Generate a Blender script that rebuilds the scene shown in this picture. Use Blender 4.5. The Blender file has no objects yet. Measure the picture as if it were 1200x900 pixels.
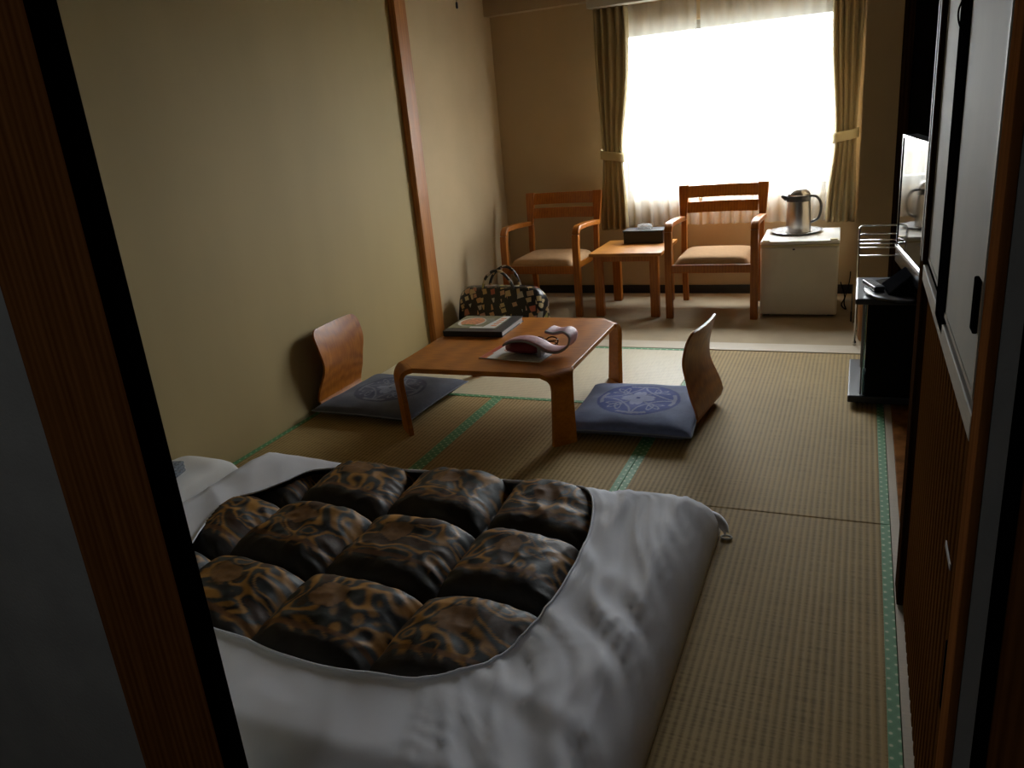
import bpy, bmesh, math, random
from mathutils import Vector, Matrix, noise
random.seed(7)
C = bpy.context.scene.collection
SC = bpy.context.scene
PI = math.pi

# ------------------------------------------------------------------ camera, light, exposure
def make_camera():
    f, yaw, pit, rol = 926.987, -0.4276, 0.3278, -0.0948
    fw = Vector((math.sin(yaw)*math.cos(pit), math.cos(yaw)*math.cos(pit), -math.sin(pit)))
    r = Vector((math.cos(yaw), -math.sin(yaw), 0)); u = r.cross(fw)
    c, s = math.cos(rol), math.sin(rol)
    r2 = c*r + s*u; u2 = -s*r + c*u
    cam = bpy.data.cameras.new('camera'); o = bpy.data.objects.new('camera', cam); C.objects.link(o)
    m = Matrix((r2, u2, -fw)).transposed().to_4x4()
    m.translation = Vector((2.6644, -4.6018, 1.4379))
    o.matrix_world = m
    cam.sensor_width = 36; cam.sensor_fit = 'HORIZONTAL'; cam.lens = f/1200*36
    cam.clip_start = 0.02
    SC.camera = o
make_camera()

W = bpy.data.worlds.new('sky'); SC.world = W; W.use_nodes = True
bg = W.node_tree.nodes['Background']
bg.inputs['Color'].default_value = (0.94, 0.95, 1.0, 1)
bg.inputs['Strength'].default_value = 31.0

def area(name, loc, rot, sx, sy, power, portal=False, color=(1, 1, 1)):
    l = bpy.data.lights.new(name, 'AREA'); l.shape = 'RECTANGLE'; l.size = sx; l.size_y = sy
    l.energy = power; l.color = color
    if portal: l.cycles.is_portal = True
    o = bpy.data.objects.new(name, l); C.objects.link(o); o.location = loc; o.rotation_euler = rot
    return o
# portal: only tells the renderer where the daylight comes in
area('window_portal', (1.74, 1.672, 1.335), (-PI/2, 0, 0), 1.56, 1.24, 1, portal=True)
# weak fill lamp added behind the camera to lift the grey partition
area('passage_fill', (1.5, -5.2, 2.36), (0, 0, 0), 0.5, 0.5, 2.4, color=(0.92, 0.97, 1.0))

SC.view_settings.view_transform = 'Standard'; SC.view_settings.look = 'None'
SC.view_settings.gamma = 1.0; SC.view_settings.use_curve_mapping = False
SC.view_settings.exposure = 0.0
cy = SC.cycles
cy.use_denoising = True
cy.max_bounces = 10; cy.diffuse_bounces = 6; cy.glossy_bounces = 4; cy.transmission_bounces = 8
cy.transparent_max_bounces = 12; cy.sample_clamp_indirect = 20; cy.caustics_reflective = False; cy.caustics_refractive = False

# ------------------------------------------------------------------ materials
def nm(name):
    m = bpy.data.materials.new(name); m.use_nodes = True
    nt = m.node_tree; b = nt.nodes['Principled BSDF']
    return m, nt, b
def N(nt, t, **k):
    n = nt.nodes.new(t)
    for a, v in k.items():
        if a in ('op',): n.operation = v
        elif hasattr(n, a): setattr(n, a, v)
    return n
def coords(nt, scale=(1, 1, 1), rot=(0, 0, 0)):
    t = N(nt, 'ShaderNodeTexCoord'); mp = N(nt, 'ShaderNodeMapping')
    mp.inputs['Scale'].default_value = scale; mp.inputs['Rotation'].default_value = rot
    nt.links.new(t.outputs['Object'], mp.inputs['Vector'])
    return mp.outputs['Vector']
def ramp(nt, fac, stops):
    r = N(nt, 'ShaderNodeValToRGB')
    e = r.color_ramp.elements
    while len(e) < len(stops): e.new(0.5)
    for i, (p, c) in enumerate(stops):
        e[i].position = p; e[i].color = (*c, 1)
    nt.links.new(fac, r.inputs['Fac']); return r.outputs['Color']
def bump(nt, b, h, strength, dist=0.01):
    n = N(nt, 'ShaderNodeBump'); n.inputs['Strength'].default_value = strength; n.inputs['Distance'].default_value = dist
    nt.links.new(h, n.inputs['Height']); nt.links.new(n.outputs['Normal'], b.inputs['Normal'])
def noise_n(nt, vec, scale, detail=4, rough=0.5):
    n = N(nt, 'ShaderNodeTexNoise'); n.inputs['Scale'].default_value = scale; n.inputs['Detail'].default_value = detail
    n.inputs['Roughness'].default_value = rough
    nt.links.new(vec, n.inputs['Vector']); return n.outputs['Fac']

def plain(name, col, rough=0.5, metal=0.0, spec=0.5, var=0.12, vscale=6, bscale=0, bstr=0.0, stretch=(1, 1, 1), coat=0.0, alpha=None):
    m, nt, b = nm(name)
    v = coords(nt, stretch)
    f = noise_n(nt, v, vscale)
    lo = tuple(c*(1-var) for c in col); hi = tuple(min(1, c*(1+var)) for c in col)
    nt.links.new(ramp(nt, f, [(0.3, lo), (0.7, hi)]), b.inputs['Base Color'])
    b.inputs['Roughness'].default_value = rough; b.inputs['Metallic'].default_value = metal
    b.inputs['Specular IOR Level'].default_value = spec; b.inputs['Coat Weight'].default_value = coat
    b.inputs['Coat Roughness'].default_value = 0.12
    if bscale: bump(nt, b, noise_n(nt, v, bscale, 3), bstr, 0.004)
    return m
def wood(name, dark, light, grain=(18, 18, 1.2), rough=0.35, coat=0.0, spec=0.5, rot=(0, 0, 0)):
    m, nt, b = nm(name)
    v = coords(nt, grain, rot)
    f = noise_n(nt, v, 3.0, 6, 0.6)
    w = N(nt, 'ShaderNodeTexWave'); w.inputs['Scale'].default_value = 0.8; w.inputs['Distortion'].default_value = 3.0
    w.inputs['Detail'].default_value = 2
    nt.links.new(v, w.inputs['Vector'])
    mx = N(nt, 'ShaderNodeMath', operation='ADD'); 
    ml = N(nt, 'ShaderNodeMath', operation='MULTIPLY'); ml.inputs[1].default_value = 0.25
    nt.links.new(w.outputs['Fac'], ml.inputs[0]); nt.links.new(f, mx.inputs[0]); nt.links.new(ml.outputs[0], mx.inputs[1])
    nt.links.new(ramp(nt, mx.outputs[0], [(0.35, dark), (0.9, light)]), b.inputs['Base Color'])
    b.inputs['Roughness'].default_value = rough; b.inputs['Coat Weight'].default_value = coat
    b.inputs['Coat Roughness'].default_value = 0.15; b.inputs['Specular IOR Level'].default_value = spec
    bump(nt, b, mx.outputs[0], 0.06, 0.003)
    return m
def tatami(name, c_lo, c_hi, axis, pitch, rough, bstr, spec):
    """rush ribs: ridges of the given pitch across one axis, colour slightly darker in the grooves"""
    m, nt, b = nm(name)
    t = N(nt, 'ShaderNodeTexCoord'); s = N(nt, 'ShaderNodeSeparateXYZ'); nt.links.new(t.outputs['Object'], s.inputs[0])
    k = N(nt, 'ShaderNodeMath', operation='MULTIPLY'); k.inputs[1].default_value = 2*PI/pitch
    nt.links.new(s.outputs[axis], k.inputs[0])
    sn = N(nt, 'ShaderNodeMath', operation='SINE'); nt.links.new(k.outputs[0], sn.inputs[0])
    mr = N(nt, 'ShaderNodeMapRange'); mr.inputs[1].default_value = -1; mr.inputs[2].default_value = 1
    nt.links.new(sn.outputs[0], mr.inputs[0])
    st = (9, 140, 1) if axis == 0 else (140, 9, 1)
    mp = N(nt, 'ShaderNodeMapping'); mp.inputs['Scale'].default_value = st
    nt.links.new(t.outputs['Object'], mp.inputs['Vector'])
    f = noise_n(nt, mp.outputs['Vector'], 1.0, 4, 0.65)
    g = noise_n(nt, t.outputs['Object'], 2.2, 3)
    a1 = N(nt, 'ShaderNodeMath', operation='MULTIPLY_ADD'); a1.inputs[1].default_value = 0.42
    nt.links.new(mr.outputs[0], a1.inputs[0]); nt.links.new(f, a1.inputs[2])
    a2 = N(nt, 'ShaderNodeMath', operation='MULTIPLY_ADD'); a2.inputs[1].default_value = 0.35
    nt.links.new(g, a2.inputs[0]); nt.links.new(a1.outputs[0], a2.inputs[2])
    nt.links.new(ramp(nt, a2.outputs[0], [(0.45, c_lo), (1.15, c_hi)]), b.inputs['Base Color'])
    b.inputs['Roughness'].default_value = rough; b.inputs['Specular IOR Level'].default_value = spec
    hh = N(nt, 'ShaderNodeMath', operation='MULTIPLY_ADD'); hh.inputs[1].default_value = 0.25
    nt.links.new(f, hh.inputs[0]); nt.links.new(mr.outputs[0], hh.inputs[2])
    bump(nt, b, hh.outputs[0], bstr, 0.004)
    return m
def brocade_border(name):
    m, nt, b = nm(name)
    v = coords(nt, (36, 36, 36), (0, 0, PI/4))
    vo = N(nt, 'ShaderNodeTexVoronoi'); vo.inputs['Scale'].default_value = 1.0; vo.inputs['Randomness'].default_value = 0.0
    nt.links.new(v, vo.inputs['Vector'])
    nt.links.new(ramp(nt, vo.outputs['Distance'], [(0.0, (0.66, 0.72, 0.46)), (0.14, (0.48, 0.62, 0.36)), (0.2, (0.12, 0.34, 0.14)), (0.7, (0.085, 0.27, 0.105))]), b.inputs['Base Color'])
    b.inputs['Roughness'].default_value = 0.6
    return m
def vcol(name, rough=0.7, spec=0.3, sheen=0.0, bscale=0, bstr=0.2, coat=0.0):
    m, nt, b = nm(name)
    a = N(nt, 'ShaderNodeVertexColor'); a.layer_name = 'Col'
    n = noise_n(nt, coords(nt), 60, 2)
    mx = N(nt, 'ShaderNodeMixRGB', blend_type='MULTIPLY'); mx.inputs['Fac'].default_value = 0.35
    nt.links.new(a.outputs['Color'], mx.inputs[1]); nt.links.new(ramp(nt, n, [(0.3, (0.6, 0.6, 0.6)), (0.7, (1, 1, 1))]), mx.inputs[2])
    nt.links.new(mx.outputs[0], b.inputs['Base Color'])
    b.inputs['Roughness'].default_value = rough; b.inputs['Specular IOR Level'].default_value = spec
    b.inputs['Sheen Weight'].default_value = sheen; b.inputs['Coat Weight'].default_value = coat
    if bscale: bump(nt, b, noise_n(nt, coords(nt), bscale, 2), bstr, 0.002)
    return m
def cloth(name, col, transl=0.0, transp=0.0, rough=0.8, bscale=0, bstr=0.1, stretch=(1, 1, 1)):
    m, nt, b = nm(name)
    v = coords(nt, stretch)
    f = noise_n(nt, v, 5)
    c = ramp(nt, f, [(0.3, tuple(x*0.92 for x in col)), (0.7, col)])
    nt.links.new(c, b.inputs['Base Color']); b.inputs['Roughness'].default_value = rough
    b.inputs['Specular IOR Level'].default_value = 0.25
    if bscale: bump(nt, b, noise_n(nt, v, bscale, 3), bstr, 0.003)
    out = nt.nodes['Material Output']; last = b.outputs[0]
    if transl:
        t = N(nt, 'ShaderNodeBsdfTranslucent'); nt.links.new(c, t.inputs['Color'])
        x = N(nt, 'ShaderNodeMixShader'); x.inputs[0].default_value = transl
        nt.links.new(last, x.inputs[1]); nt.links.new(t.outputs[0], x.inputs[2]); last = x.outputs[0]
    if transp:
        t = N(nt, 'ShaderNodeBsdfTransparent')
        x = N(nt, 'ShaderNodeMixShader'); x.inputs[0].default_value = transp
        nt.links.new(last, x.inputs[1]); nt.links.new(t.outputs[0], x.inputs[2]); last = x.outputs[0]
    nt.links.new(last, out.inputs['Surface'])
    return m
def patchwork(name):
    """black cloth printed with scattered pale and red motifs"""
    m, nt, b = nm(name)
    v = coords(nt, (19, 19, 19), (0.5, 0.3, 0.6))
    vo = N(nt, 'ShaderNodeTexVoronoi', distance='CHEBYCHEV'); vo.inputs['Scale'].default_value = 1.0; vo.inputs['Randomness'].default_value = 0.75
    nt.links.new(v, vo.inputs['Vector'])
    s = N(nt, 'ShaderNodeSeparateColor'); nt.links.new(vo.outputs['Color'], s.inputs[0])
    col = ramp(nt, s.outputs[0], [(0.0, (0.45, 0.30, 0.12)), (0.25, (0.50, 0.42, 0.25)), (0.45, (0.40, 0.10, 0.06)), (0.6, (0.42, 0.45, 0.42)), (0.78, (0.50, 0.26, 0.12)), (1.0, (0.35, 0.35, 0.12))])
    sz = N(nt, 'ShaderNodeMapRange'); sz.inputs[3].default_value = 0.25; sz.inputs[4].default_value = 0.42
    nt.links.new(s.outputs[1], sz.inputs[0])
    lt = N(nt, 'ShaderNodeMath', operation='LESS_THAN'); nt.links.new(vo.outputs['Distance'], lt.inputs[0]); nt.links.new(sz.outputs[0], lt.inputs[1])
    mx = N(nt, 'ShaderNodeMixRGB'); mx.inputs[1].default_value = (0.006, 0.006, 0.007, 1)
    nt.links.new(lt.outputs[0], mx.inputs[0]); nt.links.new(col, mx.inputs[2])
    nt.links.new(mx.outputs[0], b.inputs['Base Color']); b.inputs['Roughness'].default_value = 0.35
    return m

M = {}
M['wall'] = plain('wall_paper', (0.53, 0.41, 0.25), 0.8, spec=0.2, var=0.05, vscale=3, bscale=220, bstr=0.12)
M['fusuma_wall'] = plain('khaki_paper', (0.395, 0.305, 0.145), 0.65, spec=0.2, var=0.06, vscale=2.0, bscale=180, bstr=0.06, stretch=(1, 1, 0.3))
M['grey_wall'] = plain('grey_plaster', (0.36, 0.36, 0.35), 0.9, spec=0.05, var=0.08, vscale=8, bscale=150, bstr=0.25)
M['ceiling'] = plain('ceiling_board', (0.26, 0.20, 0.13), 0.8, var=0.06)
M['beam'] = plain('beam_paper', (0.44, 0.34, 0.21), 0.8, var=0.05)
M['curtain_box'] = plain('curtain_box_paint', (0.50, 0.48, 0.42), 0.6, var=0.04)
M['carpet'] = plain('beige_carpet', (0.42, 0.33, 0.21), 0.85, var=0.1, vscale=5, bscale=300, bstr=0.3)
M['sill'] = plain('pale_sill_wood', (0.55, 0.46, 0.33), 0.5, var=0.08, vscale=3, stretch=(2, 40, 1))
M['subfloor'] = plain('subfloor', (0.12, 0.10, 0.08), 0.9)
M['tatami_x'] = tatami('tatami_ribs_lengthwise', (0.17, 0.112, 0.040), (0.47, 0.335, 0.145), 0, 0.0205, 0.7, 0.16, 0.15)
M['tatami_y'] = tatami('tatami_ribs_crosswise', (0.46, 0.39, 0.24), (0.66, 0.58, 0.39), 1, 0.0205, 0.5, 0.12, 0.5)  # window sheen on the crosswise rush is put into this paler colour
M['border'] = brocade_border('green_brocade')
M['post_wood'] = wood('orange_post_wood', (0.30, 0.105, 0.018), (0.54, 0.22, 0.05), (16, 16, 1.0), 0.4)
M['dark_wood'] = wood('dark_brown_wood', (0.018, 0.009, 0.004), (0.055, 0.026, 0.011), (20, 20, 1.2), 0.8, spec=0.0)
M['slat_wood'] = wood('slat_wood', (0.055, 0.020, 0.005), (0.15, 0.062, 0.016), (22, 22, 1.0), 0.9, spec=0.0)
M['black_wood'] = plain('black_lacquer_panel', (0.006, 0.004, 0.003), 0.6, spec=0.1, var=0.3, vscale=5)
M['brown_frame'] = wood('brown_frame_wood', (0.13, 0.045, 0.012), (0.27, 0.105, 0.030), (25, 25, 1.3), 0.85, spec=0.0)
M['black'] = plain('black_lacquer', (0.004, 0.004, 0.0045), 0.9, spec=0.0, var=0.2)
M['burl'] = plain('burl_board', (0.33, 0.13, 0.035), 0.22, var=0.45, vscale=14, coat=0.4)
M['panel'] = plain('door_paper', (0.46, 0.45, 0.39), 0.7, spec=0.12, var=0.08, vscale=4, stretch=(1, 1, 0.5))
M['ledge'] = plain('pale_ledge_wood', (0.46, 0.41, 0.33), 0.6, spec=0.2, var=0.08, stretch=(20, 2, 20))
M['table'] = wood('table_wood', (0.31, 0.092, 0.005), (0.49, 0.165, 0.010), (3, 30, 30), 0.42, coat=0.0, spec=0.22)
M['plywood'] = wood('bent_plywood', (0.27, 0.074, 0.008), (0.48, 0.16, 0.018), (22, 22, 2.0), 0.42, coat=0.05, spec=0.3)
M['chair_wood'] = wood('chair_wood', (0.27, 0.078, 0.006), (0.44, 0.145, 0.012), (20, 20, 3.0), 0.40, coat=0.05, spec=0.4)
M['side_wood'] = wood('side_table_wood', (0.33, 0.12, 0.016), (0.52, 0.22, 0.035), (2.5, 26, 26), 0.38, coat=0.05)
M['seat_cloth'] = plain('seat_cloth', (0.44, 0.27, 0.14), 0.8, spec=0.1, var=0.06, vscale=30, bscale=250, bstr=0.25)
M['white'] = cloth('white_sheet', (0.84, 0.86, 0.94), rough=0.75, bscale=9, bstr=0.25)
M['pillow'] = cloth('pillow_cloth', (0.76, 0.75, 0.73), rough=0.8, bscale=12, bstr=0.3)
M['quilt'] = vcol('quilt_brocade', 0.55, 0.30, sheen=0.0, bscale=70, bstr=0.3)
M['cushion'] = vcol('cushion_cloth', 0.85, 0.2, sheen=0.1, bscale=300, bstr=0.4)
M['cushion_edge'] = plain('cushion_seam', (0.20, 0.22, 0.26), 0.9)
M['curtain'] = cloth('drape_cloth', (0.45, 0.36, 0.20), transl=0.18, rough=0.7)
M['tieback'] = cloth('tieback_cloth', (0.66, 0.56, 0.32), transl=0.2, rough=0.6)
M['sheer'] = cloth('sheer_cloth', (0.88, 0.87, 0.82), transl=0.5, transp=0.58, rough=0.9)
M['fridge'] = plain('fridge_enamel', (0.78, 0.74, 0.64), 0.4, var=0.04)
M['fridge_top'] = plain('fridge_lid', (0.80, 0.80, 0.76), 0.35, var=0.04)
M['cream'] = plain('cream_plastic', (0.62, 0.55, 0.33), 0.45, var=0.05)
M['steel'] = plain('brushed_steel', (0.50, 0.47, 0.44), 0.28, metal=1.0, var=0.06)
M['chrome'] = plain('chrome', (0.72, 0.72, 0.72), 0.12, metal=1.0, var=0.03)
M['dark_plastic'] = plain('dark_plastic', (0.045, 0.045, 0.05), 0.3, var=0.1)
M['stand'] = plain('stand_black', (0.006, 0.006, 0.007), 0.6, spec=0.05, var=0.1)
M['stand_top'] = plain('stand_top_black', (0.030, 0.033, 0.040), 0.38, var=0.1)
M['gloss_black'] = plain('gloss_black', (0.005, 0.005, 0.006), 0.22, var=0.1, spec=0.25)
M['neck'] = plain('neck_black', (0.006, 0.006, 0.007), 0.6, var=0.1, spec=0.0)
M['screen'] = plain('tv_screen', (0.004, 0.004, 0.005), 0.05, var=0.05, spec=0.22)
M['silver'] = plain('silver_plastic', (0.70, 0.72, 0.74), 0.25, metal=0.8, var=0.03)
M['bag'] = patchwork('printed_bag_cloth')
M['paper'] = plain('paper_white', (0.72, 0.71, 0.69), 0.4, var=0.04)
M['page_edge'] = plain('page_edge', (0.60, 0.60, 0.60), 0.6, var=0.05)
M['cover_black'] = plain('black_leatherette', (0.010, 0.010, 0.012), 0.45, var=0.1, bscale=200, bstr=0.3)
M['olive'] = plain('print_olive', (0.14, 0.14, 0.07), 0.3, var=0.5, vscale=40)
M['food'] = plain('print_food', (0.55, 0.17, 0.05), 0.3, var=0.5, vscale=60)
M['red'] = plain('print_red', (0.45, 0.05, 0.03), 0.3)
M['orange'] = plain('print_orange', (0.65, 0.22, 0.05), 0.3)
M['grey_print'] = plain('print_grey', (0.30, 0.31, 0.33), 0.3, var=0.3, vscale=80)
M['pink'] = plain('pink_cloth', (0.50, 0.26, 0.28), 0.55, var=0.2, vscale=25, bscale=60, bstr=0.4)
M['crimson'] = plain('crimson_cloth', (0.22, 0.012, 0.022), 0.6, var=0.2)
M['grey_strap'] = plain('grey_strap', (0.36, 0.35, 0.34), 0.5)
M['amber'] = plain('tortoise_plastic', (0.12, 0.06, 0.02), 0.2, var=0.8, vscale=90)
M['grey_towel'] = plain('grey_woven_cloth', (0.17, 0.19, 0.21), 0.9, var=0.5, vscale=120, bscale=150, bstr=0.8)
M['tissue'] = cloth('tissue', (0.85, 0.85, 0.85), transl=0.4, rough=0.9)
M['tissue_box'] = plain('tissue_box_cover', (0.012, 0.012, 0.015), 0.4, var=0.1)
M['bin'] = wood('bin_wood', (0.22, 0.09, 0.025), (0.36, 0.16, 0.05), (20, 20, 2), 0.45)
M['alu'] = plain('window_aluminium', (0.40, 0.38, 0.34), 0.4, metal=0.7)
M['ground'] = plain('outside_ground', (0.33, 0.33, 0.30), 0.9, var=0.3, vscale=0.2)
M['leaves'] = plain('outside_leaves', (0.10, 0.17, 0.06), 0.7, var=0.5, vscale=1.5)
M['cord'] = plain('cord_brown', (0.10, 0.08, 0.05), 0.7)
M['tab'] = plain('clear_tab', (0.55, 0.54, 0.50), 0.2, var=0.05)
M['baseboard'] = plain('baseboard_dark', (0.016, 0.014, 0.013), 0.5)
gm, nt_, b_ = nm('window_glass')
_t = nt_.nodes.new('ShaderNodeBsdfTransparent'); _t.inputs[0].default_value = (0.96, 0.98, 0.97, 1)
_g = nt_.nodes.new('ShaderNodeBsdfGlossy'); _g.inputs['Roughness'].default_value = 0.02
_x = nt_.nodes.new('ShaderNodeMixShader'); _x.inputs[0].default_value = 0.05
nt_.links.new(_t.outputs[0], _x.inputs[1]); nt_.links.new(_g.outputs[0], _x.inputs[2]); nt_.links.new(_x.outputs[0], nt_.nodes['Material Output'].inputs['Surface'])
M['glass'] = gm
gm, nt_, b_ = nm('teal_glass'); b_.inputs['Base Color'].default_value = (0.25, 0.55, 0.55, 1); b_.inputs['Transmission Weight'].default_value = 0.7; b_.inputs['Roughness'].default_value = 0.08
M['teal_glass'] = gm

# ------------------------------------------------------------------ geometry helpers
class MB:
    def __init__(s): s.v = []; s.f = []; s.c = None
    def add(s, vs, fs, mat=None):
        o = len(s.v)
        s.v += [tuple(mat @ Vector(p)) if mat else tuple(p) for p in vs]
        s.f += [tuple(i+o for i in f) for f in fs]; return s
    def box(s, x0, x1, y0, y1, z0, z1, bev=0.0, seg=2, mat=None):
        if not bev:
            return s.add([(x0, y0, z0), (x1, y0, z0), (x1, y1, z0), (x0, y1, z0), (x0, y0, z1), (x1, y0, z1), (x1, y1, z1), (x0, y1, z1)],
                         [(3, 2, 1, 0), (4, 5, 6, 7), (0, 1, 5, 4), (1, 2, 6, 5), (2, 3, 7, 6), (3, 0, 4, 7)], mat)
        bm = bmesh.new(); bmesh.ops.create_cube(bm, size=1)
        bmesh.ops.scale(bm, vec=(x1-x0, y1-y0, z1-z0), verts=bm.verts)
        bmesh.ops.translate(bm, vec=((x0+x1)/2, (y0+y1)/2, (z0+z1)/2), verts=bm.verts)
        bmesh.ops.bevel(bm, geom=bm.edges[:], offset=bev, segments=seg, affect='EDGES', profile=0.5)
        bm.verts.index_update()
        s.add([v.co[:] for v in bm.verts], [[v.index for v in f.verts] for f in bm.faces], mat); bm.free(); return s
    def tube(s, pts, r, n=8, caps=True, closed=False):
        pts = [Vector(p) for p in pts]; L = len(pts); rr = r if isinstance(r, (list, tuple)) else [r]*L
        up = None; vs = []; fs = []
        for i, p in enumerate(pts):
            a = pts[(i-1) % L] if closed or i else pts[0]; b = pts[(i+1) % L] if closed or i < L-1 else pts[-1]
            t = (b-a).normalized()
            if up is None:
                up = t.orthogonal().normalized()
            up = (up - t*up.dot(t)).normalized(); w = t.cross(up)
            for k in range(n):
                q = 2*PI*k/n; vs.append(p + rr[i]*(math.cos(q)*up + math.sin(q)*w))
        for i in range(L if closed else L-1):
            j = (i+1) % L
            for k in range(n):
                fs.append((i*n+k, i*n+(k+1) % n, j*n+(k+1) % n, j*n+k))
        if caps and not closed:
            fs.append(tuple(range(n))[::-1]); fs.append(tuple((L-1)*n+k for k in range(n)))
        return s.add(vs, fs)
    def lathe(s, prof, n=32, center=(0, 0, 0), sx=1, sy=1):
        vs = []; fs = []
        for r, z in prof:
            for k in range(n):
                a = 2*PI*k/n; vs.append((center[0]+r*sx*math.cos(a), center[1]+r*sy*math.sin(a), center[2]+z))
        for i in range(len(prof)-1):
            for k in range(n):
                fs.append((i*n+k, i*n+(k+1) % n, (i+1)*n+(k+1) % n, (i+1)*n+k))
        fs.append(tuple(range(n))[::-1]); fs.append(tuple((len(prof)-1)*n+k for k in range(n)))
        return s.add(vs, fs)
    def prism(s, poly, z0, z1, mat=None):
        n = len(poly)
        return s.add([(x, y, z0) for x, y in poly]+[(x, y, z1) for x, y in poly],
                     [tuple(range(n))[::-1], tuple(range(n, 2*n))]+[(i, (i+1) % n, n+(i+1) % n, n+i) for i in range(n)], mat)
    def grid(s, nu, nv, fn, closed_u=False):
        vs = [fn(i/(nu if closed_u else nu-1), j/(nv-1)) for j in range(nv) for i in range(nu)]
        fs = [(j*nu+i, j*nu+(i+1) % nu, (j+1)*nu+(i+1) % nu, (j+1)*nu+i) for j in range(nv-1) for i in range(nu if closed_u else nu-1)]
        return s.add(vs, fs)
    def sheet(s, path, width, th, mat=None):
        """thick band: path of (a, b) points in the local XZ plane swept along Y; width(i) gives the two Y limits"""
        n = len(path); vs = []; fs = []
        for i, (a, b) in enumerate(path):
            p0 = Vector(path[max(i-1, 0)]); p1 = Vector(path[min(i+1, n-1)]); t = (p1-p0).normalized(); q = Vector((-t.y, t.x))*th/2
            y0, y1 = width(i)
            vs += [(a+q.x, y0, b+q.y), (a+q.x, y1, b+q.y), (a-q.x, y1, b-q.y), (a-q.x, y0, b-q.y)]
        for i in range(n-1):
            for k in range(4): fs.append((i*4+k, i*4+(k+1) % 4, (i+1)*4+(k+1) % 4, (i+1)*4+k))
        fs += [(3, 2, 1, 0), tuple((n-1)*4+k for k in range(4))]
        return s.add(vs, fs, mat)

OFF = {}
def build(name, mb, m, parent=None, smooth=False, world=False, colors=None, solid=0.0, sub=0, bevel=0.0):
    off = Vector((0, 0, 0))
    if parent is not None and world: off = OFF.get(parent.name, off)
    me = bpy.data.meshes.new(name); me.from_pydata([tuple(Vector(p)-off) for p in mb.v], [], mb.f)
    bm = bmesh.new(); bm.from_mesh(me); bmesh.ops.recalc_face_normals(bm, faces=bm.faces[:]); bm.to_mesh(me); bm.free()
    if smooth:
        me.polygons.foreach_set('use_smooth', [True]*len(me.polygons))
    me.materials.append(M[m])
    if colors is not None:
        ca = me.color_attributes.new('Col', 'FLOAT_COLOR', 'POINT')
        ca.data.foreach_set('color', [x for c in colors for x in (*c, 1.0)])
    me.update()
    o = bpy.data.objects.new(name, me); C.objects.link(o)
    if parent is not None: o.parent = parent; OFF[o.name] = OFF.get(parent.name, Vector((0, 0, 0))) if world else Vector((0, 0, 0))
    if solid:
        md = o.modifiers.new('thickness', 'SOLIDIFY'); md.thickness = solid; md.offset = -1
    if bevel:
        md = o.modifiers.new('soft_edges', 'BEVEL'); md.width = bevel; md.segments = 2; md.limit_method = 'ANGLE'; md.angle_limit = 0.6
    if sub:
        md = o.modifiers.new('smooth', 'SUBSURF'); md.levels = sub; md.render_levels = sub
    if smooth == 'auto':
        me.set_sharp_from_angle(angle=math.radians(40))
    return o
def tag(o, label=None, cat=None, group=None, kind=None):
    for k, v in (('label', label), ('category', cat), ('group', group), ('kind', kind)):
        if v: o[k] = v
    return o
def thing(name, label, cat, loc=(0, 0, 0), rz=0.0, group=None):
    o = bpy.data.objects.new(name, None); C.objects.link(o); o.location = loc; o.rotation_euler = (0, 0, rz)
    o.empty_display_size = 0.1; OFF[o.name] = Vector(loc)
    return tag(o, label, cat, group)
def struct(name, mb, m, **k):
    o = build(name, mb, m, **k)
    if k.get('parent') is None: o['kind'] = 'structure'
    return o
def dup(root, loc, rz, label, group=None):
    r = root.copy(); C.objects.link(r); r.location = loc; r.rotation_euler = (0, 0, rz); r['label'] = label
    if group: r['group'] = group
    for ch in list(root.children):
        c = ch.copy(); C.objects.link(c); c.parent = r
        for g in ch.children:
            d = g.copy(); C.objects.link(d); d.parent = c
    return r
def smoothline(pts, n, closed=False):
    """Catmull-Rom through points, n samples per segment"""
    P = [Vector(p) for p in pts]; L = len(P); out = []
    for i in range(L if closed else L-1):
        g = (lambda k: P[k % L]) if closed else (lambda k: P[min(max(k, 0), L-1)])
        a, b, c, d = g(i-1), g(i), g(i+1), g(i+2)
        for k in range(n):
            t = k/n
            out.append(0.5*((2*b)+(c-a)*t+(2*a-5*b+4*c-d)*t*t+(3*b-a-3*c+d)*t**3))
    if not closed: out.append(P[-1])
    return out

# ------------------------------------------------------------------ the setting
XL, YB, ZC = 0.0, 1.47, 2.40
YF = -3.74                                      # partition with the sliding door
floor = struct('floor', MB().box(-0.1, 3.6, -6.1, 1.62, -0.20, -0.056), 'subfloor')
def mat_piece(x0, x1, y0, y1, along, borders=True):
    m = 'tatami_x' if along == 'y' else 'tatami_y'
    g = 0.0012
    o = build('tatami_mat', MB().box(x0+g, x1-g, y0+g, y1-g, -0.055, 0.0, 0.003, 1), m, floor)
    bw, e = 0.0305, 0.0012
    if along == 'y':
        for a, b in ((x0+g, x0+bw), (x1-bw, x1-g)):
            build('border_strip', MB().box(a, b, y0+2*g, y1-2*g, -0.01, e, 0.0006, 1), 'border', o)
    else:
        for a, b in ((y0+g, y0+bw), (y1-bw, y1-g)):
            build('border_strip', MB().box(x0+2*g, x1-2*g, a, b, -0.01, e, 0.0006, 1), 'border', o)
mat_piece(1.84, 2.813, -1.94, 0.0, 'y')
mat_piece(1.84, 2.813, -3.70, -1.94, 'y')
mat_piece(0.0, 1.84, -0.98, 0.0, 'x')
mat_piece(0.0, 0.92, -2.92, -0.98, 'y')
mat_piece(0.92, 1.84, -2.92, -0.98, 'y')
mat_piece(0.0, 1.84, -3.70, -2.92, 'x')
build('sill_board', MB().box(0.0, 2.84, 0.002, 0.150, -0.055, 0.004, 0.002, 1), 'sill', floor)
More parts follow.
